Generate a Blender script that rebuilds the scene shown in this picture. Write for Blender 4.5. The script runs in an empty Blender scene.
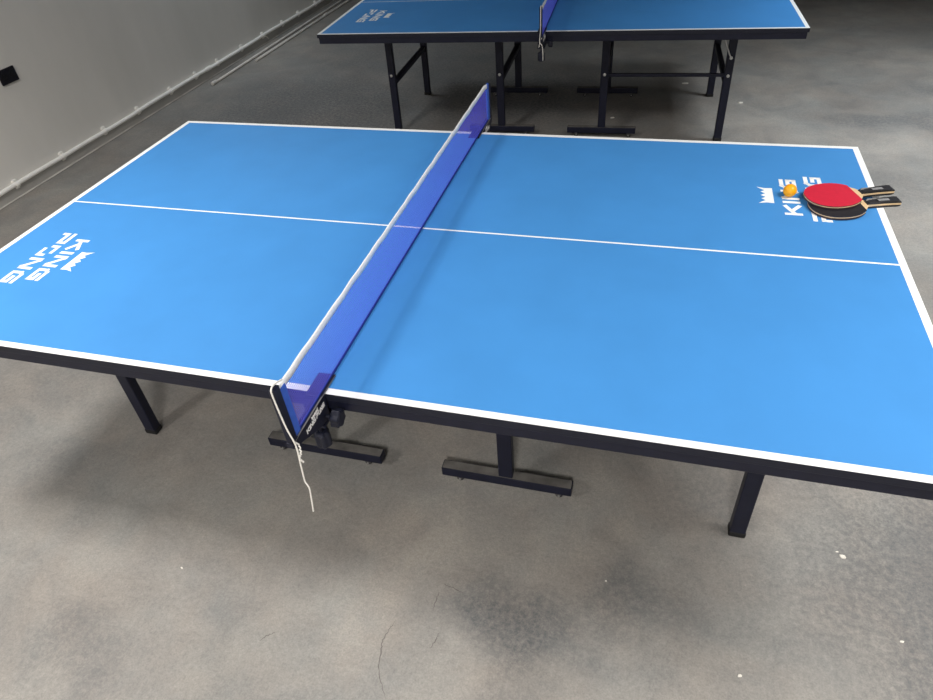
import bpy, bmesh, math, random
from mathutils import Vector, Matrix
random.seed(4)
C = bpy.context.scene.collection
PI = math.pi

# ------------------------------------------------------------------ materials
def pmat(name, col, rough=0.5, metal=0.0, spec=0.5, var=0.0, vscale=30.0, bump=0.0, bscale=200.0):
    m = bpy.data.materials.new(name); m.use_nodes = True
    nt = m.node_tree; b = nt.nodes['Principled BSDF']
    b.inputs['Base Color'].default_value = (*col, 1)
    b.inputs['Roughness'].default_value = rough
    b.inputs['Metallic'].default_value = metal
    b.inputs['Specular IOR Level'].default_value = spec
    if var or bump:
        tc = nt.nodes.new('ShaderNodeTexCoord')
    if var:
        n = nt.nodes.new('ShaderNodeTexNoise'); n.inputs['Scale'].default_value = vscale; n.inputs['Detail'].default_value = 5
        nt.links.new(tc.outputs['Object'], n.inputs['Vector'])
        r = nt.nodes.new('ShaderNodeValToRGB')
        r.color_ramp.elements[0].position = .3; r.color_ramp.elements[1].position = .7
        r.color_ramp.elements[0].color = (*[c*(1-var) for c in col], 1)
        r.color_ramp.elements[1].color = (*[min(1, c*(1+var)) for c in col], 1)
        nt.links.new(n.outputs['Fac'], r.inputs['Fac']); nt.links.new(r.outputs['Color'], b.inputs['Base Color'])
    if bump:
        n2 = nt.nodes.new('ShaderNodeTexNoise'); n2.inputs['Scale'].default_value = bscale
        nt.links.new(tc.outputs['Object'], n2.inputs['Vector'])
        bp = nt.nodes.new('ShaderNodeBump'); bp.inputs['Strength'].default_value = bump; bp.inputs['Distance'].default_value = .002
        nt.links.new(n2.outputs['Fac'], bp.inputs['Height']); nt.links.new(bp.outputs['Normal'], b.inputs['Normal'])
    return m

M = {
 'blue':   pmat('blue_tabletop_paint', (.060,.262,.62), .55, 0, .18, .035, 6, .05, 400),
 'white':  pmat('white_line_paint', (.92,.93,.93), .5, 0, .35),
 'black':  pmat('black_powder_coat', (.0075,.0088,.022), .45, 0, .3, .15, 25),
 'edge':   pmat('black_board_edge', (.010,.0115,.023), .5, 0, .3),
 'rubber': pmat('black_rubber', (.012,.012,.013), .7, 0, .3),
 'steel':  pmat('bright_steel', (.62,.62,.62), .28, 1.0),
 'bracket':pmat('dark_zinc_bracket', (.16,.155,.15), .4, .8),
 'dust':   pmat('dusty_black_steel', (.13,.123,.115), .75, 0, .2, .35, 18),
 'wheel':  pmat('castor_wheel', (.03,.03,.032), .5),
 'net':    pmat('blue_violet_net_thread', (.15,.15,.92), .7, 0, .2),
 'nethem': pmat('blue_net_hem', (.04,.11,.50), .6, 0, .3, .1, 60),
 'netbot': pmat('dark_blue_net_band', (.02,.04,.26), .7, 0, .2),
 'tape':   pmat('white_net_tape', (.92,.92,.93), .7, 0, .2, .04, 60),
 'cord':   pmat('white_cord', (.80,.78,.73), .8, 0, .2, .06, 300),
 'rim':    pmat('lit_grey_rim', (.20,.195,.19), .5, .4),
 'emblem': pmat('white_print', (.82,.82,.82), .5),
 'red':    pmat('red_paddle_rubber', (.60,.02,.05), .42, 0, .4, .04, 80),
 'blk':    pmat('black_paddle_rubber', (.018,.017,.022), .4, 0, .4),
 'sponge': pmat('dark_paddle_edge_tape', (.035,.02,.025), .5),
 'wood':   pmat('pale_paddle_wood', (.72,.52,.30), .5, 0, .4, .08, 50),
 'grip':   pmat('black_grip', (.022,.022,.026), .38, 0, .5),
 'label':  pmat('silver_grip_label', (.45,.45,.46), .35, .5),
 'ball':   pmat('orange_ball', (1.0,.42,.006), .35, 0, .4, .02, 40),
 'plastic':pmat('black_socket_plastic', (.010,.010,.016), .35, 0, .4),
 'slot':   pmat('socket_recess', (.004,.004,.006), .6),
 'pvc':    pmat('off_white_conduit', (.92,.90,.86), .45, 0, .4, .05, 12),
 'pvcdust':pmat('dusty_grey_conduit', (.66,.63,.59), .6, 0, .3, .12, 8),
 'paper':  pmat('white_paper', (.72,.69,.63), .8),
 'crack':  pmat('dark_crack', (.15,.14,.13), .9, 0, .1),
 'skirt':  pmat('grey_plinth_band', (.42,.41,.39), .75, 0, .25, .1, 5),
 'caulk':  pmat('pale_caulk_line', (.62,.60,.56), .8, 0, .2, .2, 6),
 'ceil':   pmat('white_ceiling_paint', (.4,.4,.39), .9),
}

def wall_mat():
    m = bpy.data.materials.new('grey_wall_paint'); m.use_nodes = True
    nt = m.node_tree; b = nt.nodes['Principled BSDF']; b.inputs['Roughness'].default_value = .75
    b.inputs['Specular IOR Level'].default_value = .25
    tc = nt.nodes.new('ShaderNodeTexCoord')
    n = nt.nodes.new('ShaderNodeTexNoise'); n.inputs['Scale'].default_value = 1.3; n.inputs['Detail'].default_value = 6
    mp = nt.nodes.new('ShaderNodeMapping'); mp.inputs['Scale'].default_value = (1, 2.2, .8)
    nt.links.new(tc.outputs['Object'], mp.inputs['Vector']); nt.links.new(mp.outputs['Vector'], n.inputs['Vector'])
    r = nt.nodes.new('ShaderNodeValToRGB')
    r.color_ramp.elements[0].position = .3; r.color_ramp.elements[0].color = (.70,.685,.65,1)
    r.color_ramp.elements[1].position = .7; r.color_ramp.elements[1].color = (.77,.75,.715,1)
    nt.links.new(n.outputs['Fac'], r.inputs['Fac']); nt.links.new(r.outputs['Color'], b.inputs['Base Color'])
    return m
M['wall'] = wall_mat()

def floor_mat():
    m = bpy.data.materials.new('worn_concrete_floor'); m.use_nodes = True
    nt = m.node_tree; N = nt.nodes; L = nt.links; b = N['Principled BSDF']
    b.inputs['Specular IOR Level'].default_value = .3
    tc = N.new('ShaderNodeTexCoord')
    def noise(s, d=6, rough=.6, dist=0.0, stretch=(1,1,1), off=(0,0,0)):
        mp = N.new('ShaderNodeMapping'); mp.inputs['Scale'].default_value = stretch; mp.inputs['Location'].default_value = off
        L.new(tc.outputs['Object'], mp.inputs['Vector'])
        n = N.new('ShaderNodeTexNoise'); n.inputs['Scale'].default_value = s; n.inputs['Detail'].default_value = d
        n.inputs['Roughness'].default_value = rough; n.inputs['Distortion'].default_value = dist
        L.new(mp.outputs['Vector'], n.inputs['Vector']); return n.outputs['Fac']
    def ramp(f, p0, c0, p1, c1):
        r = N.new('ShaderNodeValToRGB'); e = r.color_ramp.elements
        e[0].position = p0; e[0].color = (*c0,1); e[1].position = p1; e[1].color = (*c1,1)
        L.new(f, r.inputs['Fac']); return r.outputs['Color']
    def mix(fac, a, bb, mode='MIX'):
        x = N.new('ShaderNodeMix'); x.data_type = 'RGBA'; x.blend_type = mode
        if isinstance(fac, float): x.inputs['Factor'].default_value = fac
        else: L.new(fac, x.inputs['Factor'])
        for s, v in ((x.inputs['A'], a), (x.inputs['B'], bb)):
            if isinstance(v, tuple): s.default_value = (*v,1)
            else: L.new(v, s)
        return x.outputs['Result']
    def math_(op, a, v, clamp=False):
        x = N.new('ShaderNodeMath'); x.operation = op; x.use_clamp = clamp
        for i, q in enumerate((a, v)):
            if isinstance(q, (int, float)): x.inputs[i].default_value = q
            else: L.new(q, x.inputs[i])
        return x.outputs[0]
    big = noise(1.1, 5, .55, .3)
    col = ramp(big, .32, FLOOR_A, .68, FLOOR_B)
    med = noise(4.0, 8, .72, .5, off=(3,1,0))
    col = mix(.8, col, ramp(med, .34, (.78,.79,.81), .66, (1.15,1.135,1.11)), 'MULTIPLY')
    fine = noise(75, 4, .7)
    col = mix(.65, col, ramp(fine, .32, (.80,.80,.81), .68, (1.14,1.13,1.12)), 'MULTIPLY')
    grit = noise(190, 3, .7, off=(2,2,0))
    col = mix(.6, col, ramp(grit, .30, (.70,.70,.71), .62, (1.08,1.08,1.08)), 'MULTIPLY')
    tint = noise(2.6, 4, .6, .3, off=(9,4,0))
    col = mix(.9, col, ramp(tint, .35, (.97,1.0,1.02), .65, (1.035,.99,.965)), 'MULTIPLY')
    # blue-grey wear blotches and painted-in shade: a scattered mask and a few big ones at their own places
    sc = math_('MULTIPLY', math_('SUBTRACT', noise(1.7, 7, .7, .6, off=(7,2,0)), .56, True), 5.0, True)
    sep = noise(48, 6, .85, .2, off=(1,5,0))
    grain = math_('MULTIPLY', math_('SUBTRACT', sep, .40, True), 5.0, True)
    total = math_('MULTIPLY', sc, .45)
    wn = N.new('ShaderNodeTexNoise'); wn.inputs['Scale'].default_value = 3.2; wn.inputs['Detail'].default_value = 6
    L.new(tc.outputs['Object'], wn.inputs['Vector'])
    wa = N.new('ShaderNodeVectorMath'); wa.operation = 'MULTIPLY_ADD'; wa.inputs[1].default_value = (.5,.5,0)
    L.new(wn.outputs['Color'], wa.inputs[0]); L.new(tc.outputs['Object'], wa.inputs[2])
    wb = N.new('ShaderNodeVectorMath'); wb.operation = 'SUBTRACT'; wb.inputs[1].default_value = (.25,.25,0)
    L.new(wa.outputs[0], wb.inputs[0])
    for (x, y, rx, ry, k) in STAINS_SHADE:
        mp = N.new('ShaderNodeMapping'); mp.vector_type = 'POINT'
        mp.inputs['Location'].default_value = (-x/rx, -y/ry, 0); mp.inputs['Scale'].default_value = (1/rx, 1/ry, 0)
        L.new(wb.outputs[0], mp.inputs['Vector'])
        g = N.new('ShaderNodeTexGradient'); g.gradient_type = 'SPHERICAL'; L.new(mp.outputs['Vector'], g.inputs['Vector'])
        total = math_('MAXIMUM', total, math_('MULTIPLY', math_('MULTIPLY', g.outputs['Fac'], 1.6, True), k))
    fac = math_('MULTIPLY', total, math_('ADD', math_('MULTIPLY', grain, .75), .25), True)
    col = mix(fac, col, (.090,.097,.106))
    # sweeping marks along the wall side
    L.new(col, b.inputs['Base Color'])
    rr = N.new('ShaderNodeMapRange'); rr.inputs['To Min'].default_value = .5; rr.inputs['To Max'].default_value = .75
    L.new(med, rr.inputs['Value']); L.new(rr.outputs['Result'], b.inputs['Roughness'])
    bp = N.new('ShaderNodeBump'); bp.inputs['Strength'].default_value = .12; bp.inputs['Distance'].default_value = .003
    L.new(fine, bp.inputs['Height']); L.new(bp.outputs['Normal'], b.inputs['Normal'])
    return m
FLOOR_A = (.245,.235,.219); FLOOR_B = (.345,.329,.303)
STAINS_SHADE = [(1.75,-.5,.85,.8,.7),(-1.9,2.7,1.5,1.6,.95),(-.5,3.3,1.2,1.1,.95),(-1.7,-.35,.6,.7,.25),(-2.6,1.6,.6,1.5,.35),(.50,-.83,.30,.20,.8),(.78,-.66,.22,.2,.6),(1.62,-.45,.26,.75,.55),(1.22,-.55,.25,.25,.35),(.72,-.63,.10,.10,.5),  # floor stains; broad ones near the far table also paint in shade
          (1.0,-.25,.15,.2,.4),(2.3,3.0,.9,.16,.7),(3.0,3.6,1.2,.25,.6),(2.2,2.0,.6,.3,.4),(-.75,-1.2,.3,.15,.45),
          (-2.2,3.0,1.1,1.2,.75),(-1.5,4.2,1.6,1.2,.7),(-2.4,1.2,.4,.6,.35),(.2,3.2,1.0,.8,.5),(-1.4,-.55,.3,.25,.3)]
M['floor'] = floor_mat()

# ------------------------------------------------------------------ mesh helpers
def box(bm, x0, x1, y0, y1, z0, z1, bev=0.0, mi=0, M4=None, seg=2):
    r = bmesh.ops.create_cube(bm, size=1.0)
    vs = r['verts']
    for v in vs:
        v.co = Vector((x0 + (v.co.x+.5)*(x1-x0), y0 + (v.co.y+.5)*(y1-y0), z0 + (v.co.z+.5)*(z1-z0)))
    fs = {f for v in vs for f in v.link_faces}
    for f in fs: f.material_index = mi
    if bev:
        es = list({e for v in vs for e in v.link_edges})
        q = bmesh.ops.bevel(bm, geom=es, offset=bev, segments=seg, affect='EDGES', profile=.5)
        fs |= set(q['faces']); vs = list({v for f in fs if f.is_valid for v in f.verts})
    for f in fs:
        if f.is_valid: f.material_index = mi
    if M4 is not None: bmesh.ops.transform(bm, matrix=M4, verts=vs)
    return vs

def frame_z(a, b):
    z = (Vector(b)-Vector(a)).normalized()
    x = Vector((0,1,0)).cross(z)
    if x.length < .05: x = Vector((1,0,0)).cross(z)
    x.normalize(); y = z.cross(x)
    m = Matrix((x,y,z)).transposed().to_4x4(); m.translation = Vector(a); return m

def bar(bm, a, b, w, d, bev=0.003, mi=0):          # rectangular tube from a to b; w along x-ish, d along y-ish
    ln = (Vector(b)-Vector(a)).length
    return box(bm, -w/2, w/2, -d/2, d/2, 0, ln, bev, mi, frame_z(a, b))

def cyl(bm, a, b, r, seg=16, mi=0, r2=None, bev=0.0):
    ln = (Vector(b)-Vector(a)).length
    q = bmesh.ops.create_cone(bm, cap_ends=True, segments=seg, radius1=r, radius2=r if r2 is None else r2, depth=ln)
    vs = q['verts']; fs = {f for v in vs for f in v.link_faces}
    if bev:
        es = [e for e in {e for v in vs for e in v.link_edges} if any(len(f.verts) > 4 for f in e.link_faces)]
        k = bmesh.ops.bevel(bm, geom=es, offset=bev, segments=2, affect='EDGES', profile=.5)
        fs |= set(k['faces']); vs = list({v for f in fs if f.is_valid for v in f.verts})
    for f in fs:
        if f.is_valid: f.material_index = mi
    bmesh.ops.transform(bm, matrix=frame_z(a, b) @ Matrix.Translation((0,0,ln/2)), verts=vs)
    return vs

def prism(bm, pts, z0, z1, mi=0, M4=None, mi_top=None):
    lo = [bm.verts.new((x,y,z0)) for x,y in pts]; hi = [bm.verts.new((x,y,z1)) for x,y in pts]
    n = len(pts)
    f = bm.faces.new(hi); f.material_index = mi if mi_top is None else mi_top
    f = bm.faces.new(lo[::-1]); f.material_index = mi
    for i in range(n):
        f = bm.faces.new((lo[i], lo[(i+1)%n], hi[(i+1)%n], hi[i])); f.material_index = mi
    if M4 is not None: bmesh.ops.transform(bm, matrix=M4, verts=lo+hi)
    return lo+hi

def tube(bm, pts, r, seg=8, mi=0):
    pts = [Vector(p) for p in pts]; rings = []
    up = Vector((.31,.2,.93))
    for i, p in enumerate(pts):
        t = (pts[min(i+1,len(pts)-1)] - pts[max(i-1,0)]).normalized()
        x = up.cross(t)
        if x.length < .1: x = Vector((1,0,0)).cross(t)
        x.normalize(); y = t.cross(x)
        rr = r(i/(len(pts)-1)) if callable(r) else r
        rings.append([bm.verts.new(p + rr*(math.cos(2*PI*k/seg)*x + math.sin(2*PI*k/seg)*y)) for k in range(seg)])
    for a, b in zip(rings, rings[1:]):
        for k in range(seg):
            f = bm.faces.new((a[k], a[(k+1)%seg], b[(k+1)%seg], b[k])); f.material_index = mi; f.smooth = True
    bm.faces.new(rings[0][::-1]).material_index = mi; bm.faces.new(rings[-1]).material_index = mi

def smooth_path(pts, n=8):
    pts = [Vector(p) for p in pts]; out = []
    P = [pts[0]*2-pts[1]] + pts + [pts[-1]*2-pts[-2]]
    for i in range(1, len(P)-2):
        for k in range(n):
            t = k/n; a,b,c,d = P[i-1],P[i],P[i+1],P[i+2]
            out.append(.5*((2*b)+(c-a)*t+(2*a-5*b+4*c-d)*t*t+(3*b-a-3*c+d)*t**3))
    out.append(pts[-1]); return out

def obj(name, bm, mats, parent=None, smooth=False):
    bmesh.ops.recalc_face_normals(bm, faces=bm.faces[:])
    me = bpy.data.meshes.new(name); bm.to_mesh(me); bm.free()
    for m in (mats if isinstance(mats, (list, tuple)) else [mats]): me.materials.append(M[m])
    if smooth:
        for p in me.polygons: p.use_smooth = True
    o = bpy.data.objects.new(name, me); C.objects.link(o)
    if parent is not None: o.parent = parent
    return o

def tag(o, label, cat, group=None):
    o['label'] = label; o['category'] = cat
    if group: o['group'] = group
    return o
def thing(name, label, cat, loc=(0,0,0), rz=0, group=None):
    o = bpy.data.objects.new(name, None); C.objects.link(o); o.empty_display_size = .1
    o.location = loc; o.rotation_euler = (0,0,rz); return tag(o, label, cat, group)
def copy_tree(o, parent=None):
    c = o.copy(); C.objects.link(c)
    if parent is not None: c.parent = parent
    for ch in list(o.children): copy_tree(ch, c)
    return c
def B(): return bmesh.new()

# ------------------------------------------------------------------ setting
def structure(name, bm, m):
    o = obj(name, bm, m); o['kind'] = 'structure'; return o
WX = -3.28; XR = 6.0; YN = -4.2; YF = 10.5; CH = 3.1
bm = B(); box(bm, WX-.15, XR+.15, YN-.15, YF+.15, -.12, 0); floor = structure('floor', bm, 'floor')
bm = B(); box(bm, WX-.15, WX, YN-.15, YF+.15, 0, CH); structure('wall_left', bm, 'wall')
bm = B(); box(bm, XR, XR+.15, YN-.15, YF+.15, 0, CH); structure('wall_right', bm, 'wall')
bm = B(); box(bm, WX, XR, YF, YF+.15, 0, CH); structure('wall_back', bm, 'wall')
bm = B(); box(bm, WX, XR, YN-.15, YN, 0, CH); structure('wall_front', bm, 'wall')
bm = B(); box(bm, WX-.15, XR+.15, YN-.15, YF+.15, CH, CH+.12); structure('ceiling', bm, 'ceil')
bm = B()
box(bm, WX, WX+.006, YN, YF, .0, .074, .001, 0)
box(bm, WX, WX+.016, YN, YF, .0, .007, .003, 1)
structure('baseboard_left', bm, ['skirt','caulk'])

# cracks in the floor
def crack(pts, w):
    pts = smooth_path([(x,y,0) for x,y in pts], 6); bm = B(); prev = None
    for i, p in enumerate(pts):
        t = pts[min(i+1,len(pts)-1)]-pts[max(i-1,0)]; n = Vector((-t.y,t.x,0)).normalized()
        ww = w*(.35+.65*math.sin(PI*(i+.6)/(len(pts)+.2)))*random.uniform(.6,1.2)
        j = n*random.uniform(-.002,.002)
        a = bm.verts.new(p+j+n*ww/2+Vector((0,0,.0006))); b = bm.verts.new(p+j-n*ww/2+Vector((0,0,.0006)))
        if prev: bm.faces.new((prev[0],a,b,prev[1]))
        prev = (a,b)
    o = obj('floor_crack', bm, 'crack', floor); o['kind'] = 'structure'; return o
CRACKS = [[(.122,-.905),(.112,-.934),(.106,-.965),(.111,-.996),(.124,-1.046),(.145,-1.08),(.169,-1.112)],
 [(.218,-.791),(.217,-.823),(.219,-.851)], [(.224,-.761),(.256,-.769),(.289,-.778)],
 [(.255,-.91),(.252,-.931),(.243,-.957)], [(-.21,-1.016),(-.228,-1.032),(-.243,-1.05)]]
for c in CRACKS: crack(c, .0026)

# ------------------------------------------------------------------ printed lettering
def stroke(bm, pts, w, h, T):
    """flat polyline of width w, T maps glyph (u,v) to the table plane; mitred"""
    P = [Vector((*T(u,v),0)) for u,v in pts]
    for a, b in zip(P, P[1:]):
        d = (b-a).normalized(); n = Vector((-d.y,d.x,0))*w/2; e = d*w/2
        q = [a-e+n, a-e-n, b+e-n, b+e+n]
        prism(bm, [(v.x,v.y) for v in q], 0, h)
GL = {
 'K': [[(0,0),(0,1)],[(.95,1),(.12,.45)],[(.38,.58),(1,0)]],
 'I': [[(.0,0),(.0,1)]],
 'N': [[(0,0),(0,1),(.12,1),(.88,0),(1,0),(1,1)]],
 'G': [[(1,1),(.22,1),(0,.76),(0,0),(.98,0),(.98,.5),(.5,.5)]],
 'P': [[(0,0),(0,.42),(1,.42),(1,1),(0,1)]],
 'O': [[(0,.5),(0,1),(.66,1)],[(.34,0),(1,0),(1,.5)]],
}
def word(bm, text, u0, u1, v0, v1, w, h, place, gap=.02, italic=.0):
    wid = {'I':.0}
    tot = sum(wid.get(c,1) for c in text)
    avail = (u1-u0-w) - (len(text)-1)*(gap+w); cw = avail/tot; u = u0+w/2
    for ch in text:
        k = wid.get(ch,1)*cw
        for s in GL[ch]:
            stroke(bm, s, w, h, lambda a,b,u=u,k=k: place(u+a*k+italic*(b-.5)*(v1-v0), v0+w/2+b*(v1-v0-w)))
        u += k+gap+w
def crown(bm, u0, u1, v0, v1, h, place):
    w = u1-u0; H = v1-v0
    p = [(0,0),(.02,.45),(-.04,1),(.17,.52),(.27,.78),(.385,.50),(.5,.80),(.615,.50),(.73,.78),(.83,.52),(1.04,1),(.98,.45),(1,0)]
    prism(bm, [place(u0+a*w, v0+b*H) for a,b in p][::1], 0, h)

# ------------------------------------------------------------------ table
LX, LY, HT = 1.37, .7625, .76
ZB = .705                                            # apron underside
def make_table(label, loc, rz):
    t = thing('table_tennis_table', label, 'ping pong table', loc, rz, None)
    halves = []
    def add(o, parent):                              # parent half, return
        o.parent = parent; return o
    for s in (1, -1):
        R = Matrix.Rotation(0 if s == 1 else PI, 4, 'Z')
        def put(name, bm, mats, parent, smooth=False):
            if bm is not None: bmesh.ops.transform(bm, matrix=R, verts=bm.verts[:])
            return obj(name, bm, mats, parent, smooth)
        # --- tabletop: one board with its painted lines
        bm = B()
        box(bm, .001, LX, -LY, LY, .739, .7594, .0012, 2)
        xs = [.001, LX-.02, LX-.0006]; ys = [-LY+.0006, -LY+.02, -.0036, .0036, LY-.02, LY-.0006]
        gv = [[bm.verts.new((x,y,.76)) for y in ys] for x in xs]
        for i in range(2):
            for j in range(5):
                f = bm.faces.new((gv[i][j], gv[i+1][j], gv[i+1][j+1], gv[i][j+1]))
                f.material_index = 1 if (i == 1 or j in (0,2,4)) else 0
        top = put('tabletop', bm, ['blue','white','edge'], t)
        # --- printed words and crown at the end of the board
        bm = B()
        pl = lambda u, v: (-v, u)                    # u reads towards +y, v points back to the net
        word(bm, 'KING', .238, .476, -1.138, -1.087, .0125, .0006, pl, .0115)
        word(bm, 'PONG', .208, .502, -1.216, -1.163, .0125, .0006, pl, .0125)
        crown(bm, .307, .408, -1.062, -1.016, .0006, pl)
        bmesh.ops.translate(bm, verts=bm.verts[:], vec=(0,0,.7598))
        o = put('printed_words', bm, 'white', top); o['label'] = 'white printed words and crown'
        # --- apron
        bm = B()
        for y0 in (-LY+.006, LY-.026): box(bm, .002, LX-.006, y0, y0+.02, ZB, .739, .002)
        box(bm, LX-.026, LX-.0062, -LY+.0262, LY-.0262, ZB+.0003, .739, .0)
        box(bm, .002, .022, -LY+.0262, LY-.0262, ZB+.0003, .739, .0)
        for x in (.34, .98): box(bm, x-.02, x+.02, -LY+.02, LY-.02, .712, .739, .002)
        put('apron', bm, 'black', t)
        for sy in (-1, 1):
            # outer leg, splayed to the end of the table
            a = (1.066, .392*sy, .012); b = (1.056, .392*sy, .715)
            bm = B(); bar(bm, a, b, .046, .036, .004)
            leg = put('leg', bm, 'black', t)
            bm = B(); box(bm, 1.066-.025, 1.066+.025, .392*sy-.02, .392*sy+.02, 0, .022, .004)
            put('foot_cap', bm, 'rubber', leg)
            # inner post on its castor beam
            bm = B(); bar(bm, (.333,.370*sy,.0675), (.333,.370*sy,.715), .048, .032, .004)
            post = put('inner_post', bm, 'black', t)
            bm = B(); box(bm, .111, .553, .370*sy-.02, .370*sy+.02, .030, .068, .003)
            bm.normal_update()
            for fc in bm.faces:
                if fc.normal.z > .95: fc.material_index = 1
            beam = put('base_beam', bm, ['black','dust'], t)
            for cx in (.165, .505):
                bm = B()
                cyl(bm, (cx, .370*sy, .026), (cx, .370*sy, .0305), .013, 16, 1)
                for q in (-.0105, .0085): box(bm, cx-.004, cx+.013, .370*sy+q, .370*sy+q+.002, .009, .027, .0006, 1)
                cyl(bm, (cx+.006, .370*sy-.008, .013), (cx+.006, .370*sy+.008, .013), .013, 20, 0, None, .003)
                cyl(bm, (cx+.006, .370*sy-.0135, .013), (cx+.006, .370*sy+.0135, .013), .0035, 10, 2)
                put('castor', bm, ['wheel','bracket','steel'], beam)
            # bolts
            by = .392*sy + .018*sy; py = .370*sy + .016*sy
            bolts = [((1.060,by,.405), leg)] + [((.333,py,.405), post)]
            if sy == -1: bolts.append(((1.059,by,.508), leg))
            for (x,y,z), par in bolts:
                bm = B(); cyl(bm, (x, y-.002*sy, z), (x, y+.007*sy, z), .0095, 14, 0, None, .003)
                put('bolt', bm, 'steel', par)
            # rod between post and leg
            if sy == -1:
                bm = B(); box(bm, .333+.024, 1.0605-.022, -.392-.010, -.392+.010, .396, .414, .002); put('link_rod', bm, 'black', t)
                bm = B(); tube(bm, [(1.059,-.392-.020,.508),(1.045,-.414,.53),(.965,-.414,.706)], .0042, 8)
                o = put('folding_strut', bm, 'steel', t); o['label'] = 'thin bright steel strut'
        # crossbars joining the near and far feet
        xl = 1.061
        bm = B(); box(bm, xl-.016, xl+.016, -.375, .375, .335, .365, .003); put('crossbar', bm, 'black', t)
        bm = B(); box(bm, .333-.018, .333+.018, -.347, .347, .35, .38, .003); put('crossbar', bm, 'black', t)
    return t
table = make_table('blue ping pong table in the foreground with paddles and a ball on it', (0,0,0), 0)
T2 = (-.0245, 2.926, 0); R2 = math.radians(2.75)
table_far = copy_tree(table); table_far.location = T2; table_far.rotation_euler = (0,0,R2)
table_far['label'] = 'blue ping pong table standing farther back, bare of paddles'

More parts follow.
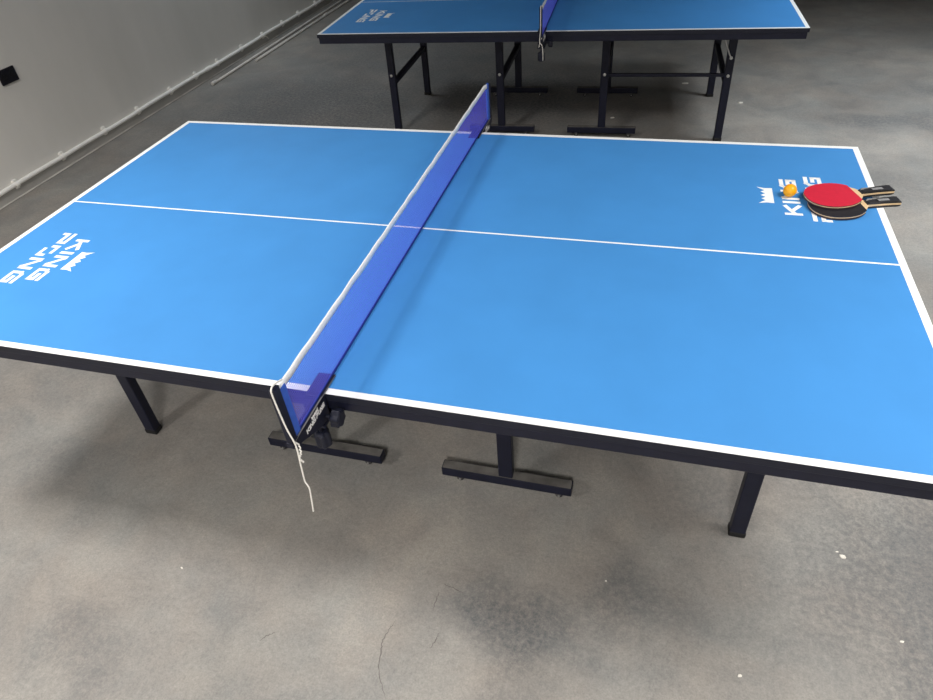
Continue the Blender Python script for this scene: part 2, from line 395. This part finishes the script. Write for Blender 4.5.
# ------------------------------------------------------------------ net set
def make_net(label, loc, rz, group):
    t = thing('table_tennis_net', label, 'ping pong net', loc, rz, group)
    t['group'] = group
    ZT = .9125
    # woven threads
    bm = B(); p = .0064; w = .0011; th = .00014
    y = -.893
    while y <= .893:
        z0 = .7645
        box(bm, -th, th, y-w/2, y+w/2, z0, ZT-.010); y += p
    z = .770
    while z < ZT-.012:
        box(bm, -th*.9, th*.9, -.893, .893, z-.0008, z+.0008); z += p
    obj('net_mesh', bm, 'net', t)
    # white tape folded over the top cord
    bm = B(); n = 60; rows = []
    for i in range(n+1):
        y = -.905 + 1.815*i/n; ed = abs(y)/.905
        dz = (-.002*(1-ed*ed) - .016*max(0,(y-.86)/.045)**1.5) + .0007*math.sin(i*2.1)
        wob = .0006*math.sin(i*1.3)
        hh = .0155 + .0008*math.sin(i*.9)
        rows.append([bm.verts.new((x+wob, y, ZT+dz+q)) for x, q in ((-.0026,-hh),(-.0030,-.004),(-.0022,0),(0,.0016),(.0022,0),(.0030,-.004),(.0026,-hh))])
    for a, b in zip(rows, rows[1:]):
        for k in range(7): bm.faces.new((a[k], a[(k+1)%7], b[(k+1)%7], b[k]))
    bm.faces.new(rows[0]); bm.faces.new(rows[-1][::-1])
    obj('top_tape', bm, 'tape', t, True)
    bm = B(); box(bm, -.0022, .0022, -.893, .893, .7612, .7682, .0008); obj('bottom_band', bm, 'netbot', t)
    for s in (1, -1):                                # s = 1: the near end
        R = Matrix.Diagonal((1, s, 1, 1))
        def put(name, bm, mats, parent, smooth=False):
            bmesh.ops.transform(bm, matrix=R, verts=bm.verts[:]); return obj(name, bm, mats, parent, smooth)
        bm = B()
        box(bm, -.007, .007, -.924, -.902, .752, .921 if s == 1 else .900, .002)
        box(bm, -.0085, .0085, -.926, -.900, .750, .766, .002)
        post = put('net_post', bm, 'black', t)
        bm = B(); box(bm, -.0045, .0045, -.906, -.878, .757, .906, .003); put('net_sleeve', bm, 'nethem', t)
        # clamp: plate on the board, cheek plate outside it, jaw below, arm out to the post
        bm = B()
        box(bm, -.036, .008, -.775, -.700, .7605, .7655, .0015)                # plate on the board
        box(bm, -.034, .0075, -.779, -.7635, .684, .7655, .002)                 # back of the clamp
        box(bm, -.034, .0075, -.800, -.722, .680, .688, .002)                   # lower jaw
        arm = [(-.700,.7605),(-.700,.7645),(-.918,.7645),(-.918,.746),(-.890,.736),(-.815,.700),(-.775,.690),(-.768,.700),(-.7635,.7605)]
        A = Matrix(((0,0,1,0),(1,0,0,0),(0,1,0,0),(0,0,0,1)))                  # (a,b,c) -> (c,a,b)
        prism(bm, arm, .003, .0080, 0, A)
        prism(bm, [(-.775,.7645),(-.918,.7645),(-.918,.746),(-.775,.70)], -.012, -.008, 0, A)
        box(bm, -.012, .0080, -.918, -.775, .7575, .7628, .0012)
        clamp = put('net_clamp', bm, 'black', t)
        bm = B(); box(bm, .0055, .0088, -.917, -.701, .7628, .7646, .0004); o = put('clamp_rim', bm, 'rim', clamp)  # grey strip paints the light caught along the arm's metal edge
        # emblem on the arm
        bm = B()
        wm = lambda u, v: (u, v)
        if s == -1: wm = lambda u, v: (-1.644-u, v)      # keeps the words readable on the far arm
        word(bm, 'KING', -.868, -.824, .7350, .7480, .0030, .0006, wm, .0012)
        word(bm, 'PONG', -.820, -.776, .7350, .7480, .0030, .0006, wm, .0012)
        crown(bm, -.838, -.806, .7500, .7605, .0006, wm)
        bmesh.ops.transform(bm, matrix=Matrix.Translation((.0078,0,0)) @ A, verts=bm.verts[:])
        o = put('emblem', bm, 'emblem', clamp); o['label'] = 'white printed emblem'
        # clamping screw with a lobed knob, and a second knob on the cheek
        def knob(bm, a, b, r, lobes=6):
            m = frame_z(a, b); ln = (Vector(b)-Vector(a)).length
            pts = [((r*(1+.10*math.cos(lobes*k*2*PI/48)))*math.cos(k*2*PI/48), (r*(1+.10*math.cos(lobes*k*2*PI/48)))*math.sin(k*2*PI/48)) for k in range(48)]
            lay = [(0,.82),(.12,1),(.88,1),(1,.8)]
            rings = [[bm.verts.new((x*f,y*f,h*ln)) for x,y in pts] for h,f in lay]
            for p_, q_ in zip(rings, rings[1:]):
                for k in range(48): bm.faces.new((p_[k],p_[(k+1)%48],q_[(k+1)%48],q_[k]))
            bm.faces.new(rings[0][::-1]); bm.faces.new(rings[-1])
            bmesh.ops.transform(bm, matrix=m, verts=[v for r_ in rings for v in r_])
        bm = B(); cyl(bm, (-.012,-.792,.655), (-.012,-.792,.703), .005, 12); knob(bm, (-.012,-.792,.612), (-.012,-.792,.660), .0185)
        put('clamp_knob', bm, 'edge', clamp)
        bm = B(); cyl(bm, (.010,-.784,.708), (.030,-.784,.708), .005, 12); knob(bm, (.026,-.784,.708), (.050,-.784,.708), .0215)
        put('clamp_knob', bm, 'edge', clamp)
    return t
def cord(t, pts, tail):
    bm = B(); tube(bm, smooth_path(pts, 8), .0019, 8)
    k = [Vector(p) for p in smooth_path(tail, 10)]
    for i, p in enumerate(k): p.x += .0016*math.sin(i*1.5); p.z += .0012*math.cos(i*1.5)
    tube(bm, k, .0019, 8)
    return obj('net_cord', bm, 'cord', t)
G = 'nets clamped across the tables'
net = make_net('blue net with white tape across the front table, long white cord dangling', (0,0,0), 0, G)
net_far = copy_tree(net); net_far.location = T2; net_far.rotation_euler = (0,0,R2)
net_far['label'] = 'blue net across the farther table with a short cord'
cord(net, [(0,-.880,.914),(0,-.905,.9245),(.0,-.920,.924),(.002,-.9255,.905),(.008,-.927,.82),(.015,-.926,.765),(.010,-.926,.70),(.006,-.926,.655),(.0045,-.925,.635),(.010,-.926,.618),(.006,-.925,.585),(.001,-.926,.545),(-.003,-.925,.522)],
     [(.012,-.924,.772),(.016,-.918,.758),(.020,-.925,.74),(.017,-.930,.728),(.020,-.927,.712)])
cord(net_far, [(0,-.880,.914),(0,-.905,.9245),(0,-.920,.924),(.001,-.9255,.905),(.000,-.927,.82),(-.004,-.926,.765),(-.002,-.927,.745),(.008,-.928,.735),(.013,-.926,.70),(.014,-.926,.655)],
     [(.006,-.925,.77),(-.004,-.920,.75),(-.008,-.93,.725)])

# ------------------------------------------------------------------ paddles and ball
def blade_outline(n=56, grow=0.0, tail=True):
    pts = []
    for i in range(n):
        a = 2*PI*i/n; c, s = math.cos(a), math.sin(a)
        rx = .080 if c < 0 else .083
        x = rx*abs(c)**.92*(1 if c > 0 else -1); y = .0755*abs(s)**.90*(1 if s > 0 else -1)
        if c > 0: y *= 1-.10*c*c
        pts.append((x*(1+grow), y*(1+grow)))
    return pts
def rubber_outline():
    return [p for p in blade_outline() if p[0] <= .062]
def make_paddle(label, loc, rz, top, bottom, tilt=(0,0)):
    t = thing('table_tennis_paddle', label, 'ping pong paddle', loc, rz)
    t.rotation_euler = (tilt[0], tilt[1], rz)
    bm = B()
    pts = blade_outline(); neck = [(.066,-.044),(.077,-.029),(.086,-.0155),(.100,-.0135),(.100,.0135),(.086,.0155),(.077,.029),(.066,.044)]
    body = [p for p in pts if p[0] < .062]
    i = next(k for k in range(len(body)) if body[k][1] > 0)
    hi = [p for p in body if p[1] >= 0]; lo = [p for p in body if p[1] < 0]
    hi.sort(key=lambda p: math.atan2(p[1], p[0])); lo.sort(key=lambda p: math.atan2(p[1], p[0]) % (2*PI))
    ring = neck + hi + lo
    prism(bm, ring, .0028, .0088)
    obj('blade', bm, 'wood', t)
    rub = sorted([p for p in pts if p[0] <= .070], key=lambda p: math.atan2(p[1], p[0]) % (2*PI))
    bm = B(); prism(bm, rub, .0088, .0112, 1, None, 0); o = obj('rubber_sheet', bm, [top,'sponge'], t); o['label'] = ('red' if top == 'red' else 'black') + ' upper rubber'
    bm = B(); prism(bm, rub, .0004, .0028, 1)
    bm.normal_update()
    for fc in bm.faces:
        if abs(fc.normal.z) > .9 and fc.calc_center_median().z < .001: fc.material_index = 0
    o = obj('rubber_sheet', bm, [bottom,'sponge'], t); o['label'] = ('red' if bottom == 'red' else 'black') + ' lower rubber'
    # edge tape round the blade
    bm = B(); n = len(rub); lo_ = [bm.verts.new((x*1.006,y*1.006,.0030)) for x,y in rub]; hi_ = [bm.verts.new((x*1.006,y*1.006,.0062)) for x,y in rub]
    for k in range(n):
        if rub[k][0] > .060 and rub[(k+1)%n][0] > .060: continue
        bm.faces.new((lo_[k], lo_[(k+1)%n], hi_[(k+1)%n], hi_[k]))
    obj('edge_tape', bm, 'sponge', t)
    # handle: wood core between two black scales
    def hw(x): return .0132 + .0035*max(0,(x-.13)/.05)**1.5
    xs = [.083+.097*k/10 for k in range(11)]
    out = [(x,-hw(x)) for x in xs] + [(x,hw(x)) for x in reversed(xs)]
    bm = B(); prism(bm, out, .0030, .0086); hd = obj('handle', bm, 'wood', t)
    for z0, z1 in ((.0086,.0152),(-.0036,.0030)):
        bm = B(); vs = prism(bm, out, z0, z1)
        up = z1 > .01
        es = [e for e in bm.edges if all(abs(v.co.z-(z1 if up else z0)) < 1e-6 for v in e.verts)]
        bmesh.ops.bevel(bm, geom=es, offset=.0045, segments=3, affect='EDGES', profile=.5)
        for v in bm.verts:                          # slope the front of the scale down to the neck
            if v.co.x < .090: v.co.z = (.0086 + (v.co.z-.0086)*.35) if up else (.0030 + (v.co.z-.0030)*.35)
        o = obj('grip_scale', bm, 'grip', hd); o['label'] = 'black grip'
    bm = B(); box(bm, .118, .150, -.006, .006, .0150, .0156, .0003); o = obj('grip_label', bm, 'label', hd); o['label'] = 'small silver label'
    return t
TH = .760
black_pad = make_paddle('black-faced paddle lying under the red one, handle over the table end', (1.236,.297,TH+.0024), math.radians(14.5), 'blk', 'red', (0, math.radians(-1.5)))
red_pad = make_paddle('red-faced paddle lying on top of the black-faced paddle', (1.226,.337,TH+.0140), math.radians(18), 'red', 'blk', (math.radians(-.3), math.radians(-1.5)))
bm = B(); bmesh.ops.create_uvsphere(bm, u_segments=40, v_segments=24, radius=.02)
ball = tag(obj('table_tennis_ball', bm, 'ball', None, True), 'orange ball resting on the white lettering beside the paddles', 'ping pong ball')
ball.location = (1.107,.358,.7806)

# ------------------------------------------------------------------ wall socket, conduits
t = thing('wall_socket', 'black double power socket on the grey wall', 'power socket', (WX, 1.592, .656))
bm = B(); box(bm, 0, .012, -.066, .066, -.043, .043, .004); obj('face_plate', bm, 'plastic', t)
for y in (-.032, .032):
    bm = B(); cyl(bm, (.0118,y,0), (.0135,y,0), .024, 28, 0, None, .0006); 
    for dy, dz in ((0,.010),(-.010,-.008),(.010,-.008)): box(bm, .0132, .0140, y+dy-.003, y+dy+.003, dz-.004, dz+.004, 0, 1)
    obj('outlet', bm, ['slot','plastic'], t)
ZP = .082
t = thing('wall_conduit', 'thin off-white conduit clipped along the bottom of the grey wall', 'conduit', (WX, 0, 0))
bm = B(); pts = [(.0155 + .001*math.sin(k*1.7), YN+.05+(YF-YN-.1)*k/60, ZP+.003*math.sin(k*.9)+.002*math.sin(k*2.3)) for k in range(61)]
tube(bm, pts, .0145, 10); obj('pipe', bm, 'pvc', t)
for y in (-.55,.0,.6,1.265,1.69,2.13,2.53,2.965,3.34,3.70,4.13,4.55,4.98,5.36,5.80,6.25,6.7):
    bm = B()
    box(bm, 0, .015, y-.014, y+.014, ZP-.028, ZP+.032, .002)
    cyl(bm, (.0155,y-.013,ZP), (.0155,y+.013,ZP), .0185, 16, 0, None, .002)
    box(bm, .0, .012, y-.020, y-.008, ZP+.008, ZP+.026, .002)
    obj('pipe_clip', bm, 'pvc', t)
bm = B(); cyl(bm, (.0155,3.50,ZP), (.0155,3.57,ZP), .0185, 16, 0, None, .003); obj('pipe_coupling', bm, 'pvc', t)
bm = B(); tube(bm, smooth_path([(.024,4.56,ZP-.01),(.034,4.58,ZP-.02),(.038,4.60,ZP-.045)],5), .005, 8); o = obj('cable_tail', bm, 'paper', t); o['label'] = 'short white cable tail'
t = thing('floor_conduit', 'longer dusty conduit lying on the floor along the wall', 'conduit', (-3.13, 3.35, 0), 0, 'conduits lying by the wall')
bm = B(); tube(bm, [(0,0,.0118),(-.008,1.0,.0118),(-.018,2.2,.0118),(-.03,4.5,.0105)], .0115, 10); obj('pipe', bm, 'pvcdust', t)
bm = B(); cyl(bm, (0,-.008,.0155), (0,.06,.0155), .0153, 14, 0, None, .003); obj('end_socket', bm, 'pvcdust', t)
t = thing('floor_conduit', 'shorter dusty conduit on the floor nearer the far table', 'conduit', (-3.058, 4.0, 0), 0, 'conduits lying by the wall')
bm = B(); tube(bm, [(0,0,.0118),(-.003,1.0,.0105),(.0,2.2,.0118),(-.004,4.0,.0105)], .0115, 10); obj('pipe', bm, 'pvcdust', t)
bm = B(); cyl(bm, (-.0015,1.55,.0155), (-.0015,1.63,.0155), .0153, 14, 0, None, .003); obj('pipe_coupling', bm, 'pvcdust', t)

# ------------------------------------------------------------------ litter on the floor
SCRAPS = [((.847,3.622),.024,'white scrap of paper on the floor under the far table'),
 ((1.233,3.246),.024,'white scrap of paper on the floor outside the far table leg'),
 ((.369,2.897),.017,'small pale scrap on the floor beside the far table post'),
 ((1.364,-.414),.011,'torn white scrap on the floor right of the front table leg'),
 ((1.350,-.400),.005,'tiny crumb beside the torn white scrap on the floor'),
 ((1.473,-.650),.006,'tiny white fleck on the floor at the right photo edge'),
 ((1.059,-.840),.008,'pale fleck on the floor at the bottom right'),
 ((-.605,-.895),.005,'tiny fleck at the edge of the front table shadow'),
 ((.694,-.646),.004,'tiny white fleck on the dark stained floor')]
for (x, y), r, lab in SCRAPS:
    bm = B(); n = 7
    pts = [(r*random.uniform(.55,1.1)*math.cos(2*PI*k/n), r*.62*random.uniform(.55,1.1)*math.sin(2*PI*k/n)) for k in range(n)]
    prism(bm, pts, 0, max(.0012, r*.12))
    for v in bm.verts:
        if v.co.z > 0: v.co.z += abs(v.co.x)*.35*random.random(); v.co.x *= .9
    o = tag(obj('paper_scrap', bm, 'paper'), lab, 'litter', 'scraps on the floor')
    o.location = (x, y, .0002); o.rotation_euler = (0,0,random.uniform(-.5,.5))

# ------------------------------------------------------------------ lamps and an added fill light
def area(name, loc, power, sx, sy, col=(1,.97,.93)):
    l = bpy.data.lights.new(name, 'AREA'); l.shape = 'RECTANGLE'; l.size = sx; l.size_y = sy; l.energy = power; l.color = col
    o = bpy.data.objects.new(name, l); C.objects.link(o); o.location = loc; return o
for nm, loc, pw, sx, sy, sp, *tint in [
    ('overhead_light', (-1.45,-.60,3.0), 47, .55, .55, 150),
    ('overhead_light', (2.7,-.45,3.0), 74, 1.7, 1.5, 140),
    ('overhead_light', (-2.0,-3.0,3.0), 46, .55, .55, 150),
    ('overhead_light', (.8,-3.4,3.0), 92, .55, .55, 150),
    ('overhead_light', (2.9,2.5,3.0), 46, .8, .8, 105, (.88,.95,1)),
    ('overhead_light', (-2.8,3.9,3.0), 18, .8, .8, 140, (.86,.94,1))]:  # unseen fill light, added to brighten the left wall and far table
    area(nm, loc, pw, sx, sy, *tint).data.spread = math.radians(sp)

w = bpy.data.worlds.new('World'); bpy.context.scene.world = w; w.use_nodes = True
w.node_tree.nodes['Background'].inputs[0].default_value = (.5,.52,.55,1); w.node_tree.nodes['Background'].inputs[1].default_value = .2

# ------------------------------------------------------------------ camera (solved from the front table's lines)
cx, cy, cz, yaw, pitch, roll, f = 0.67999, -1.70641, 1.79962, -0.322607, -0.706068, -0.0913538, 650.852
fw = Vector((math.sin(yaw)*math.cos(pitch), math.cos(yaw)*math.cos(pitch), math.sin(pitch)))
r = Vector((math.cos(yaw), -math.sin(yaw), 0)); u = r.cross(fw)
r2 = r*math.cos(roll)+u*math.sin(roll); u2 = -r*math.sin(roll)+u*math.cos(roll)
m = Matrix((r2, u2, -fw)).transposed().to_4x4(); m.translation = (cx,cy,cz)
cam = bpy.data.cameras.new('camera'); co = bpy.data.objects.new('camera', cam); C.objects.link(co)
co.matrix_world = m; cam.sensor_fit = 'HORIZONTAL'; cam.sensor_width = 36; cam.lens = f*36/933; cam.clip_start = .02
sc = bpy.context.scene; sc.camera = co
sc.view_settings.view_transform = 'Standard'; sc.view_settings.look = 'None'
sc.view_settings.exposure = 0; sc.view_settings.gamma = 1; sc.view_settings.use_curve_mapping = False
sc.cycles.use_denoising = True
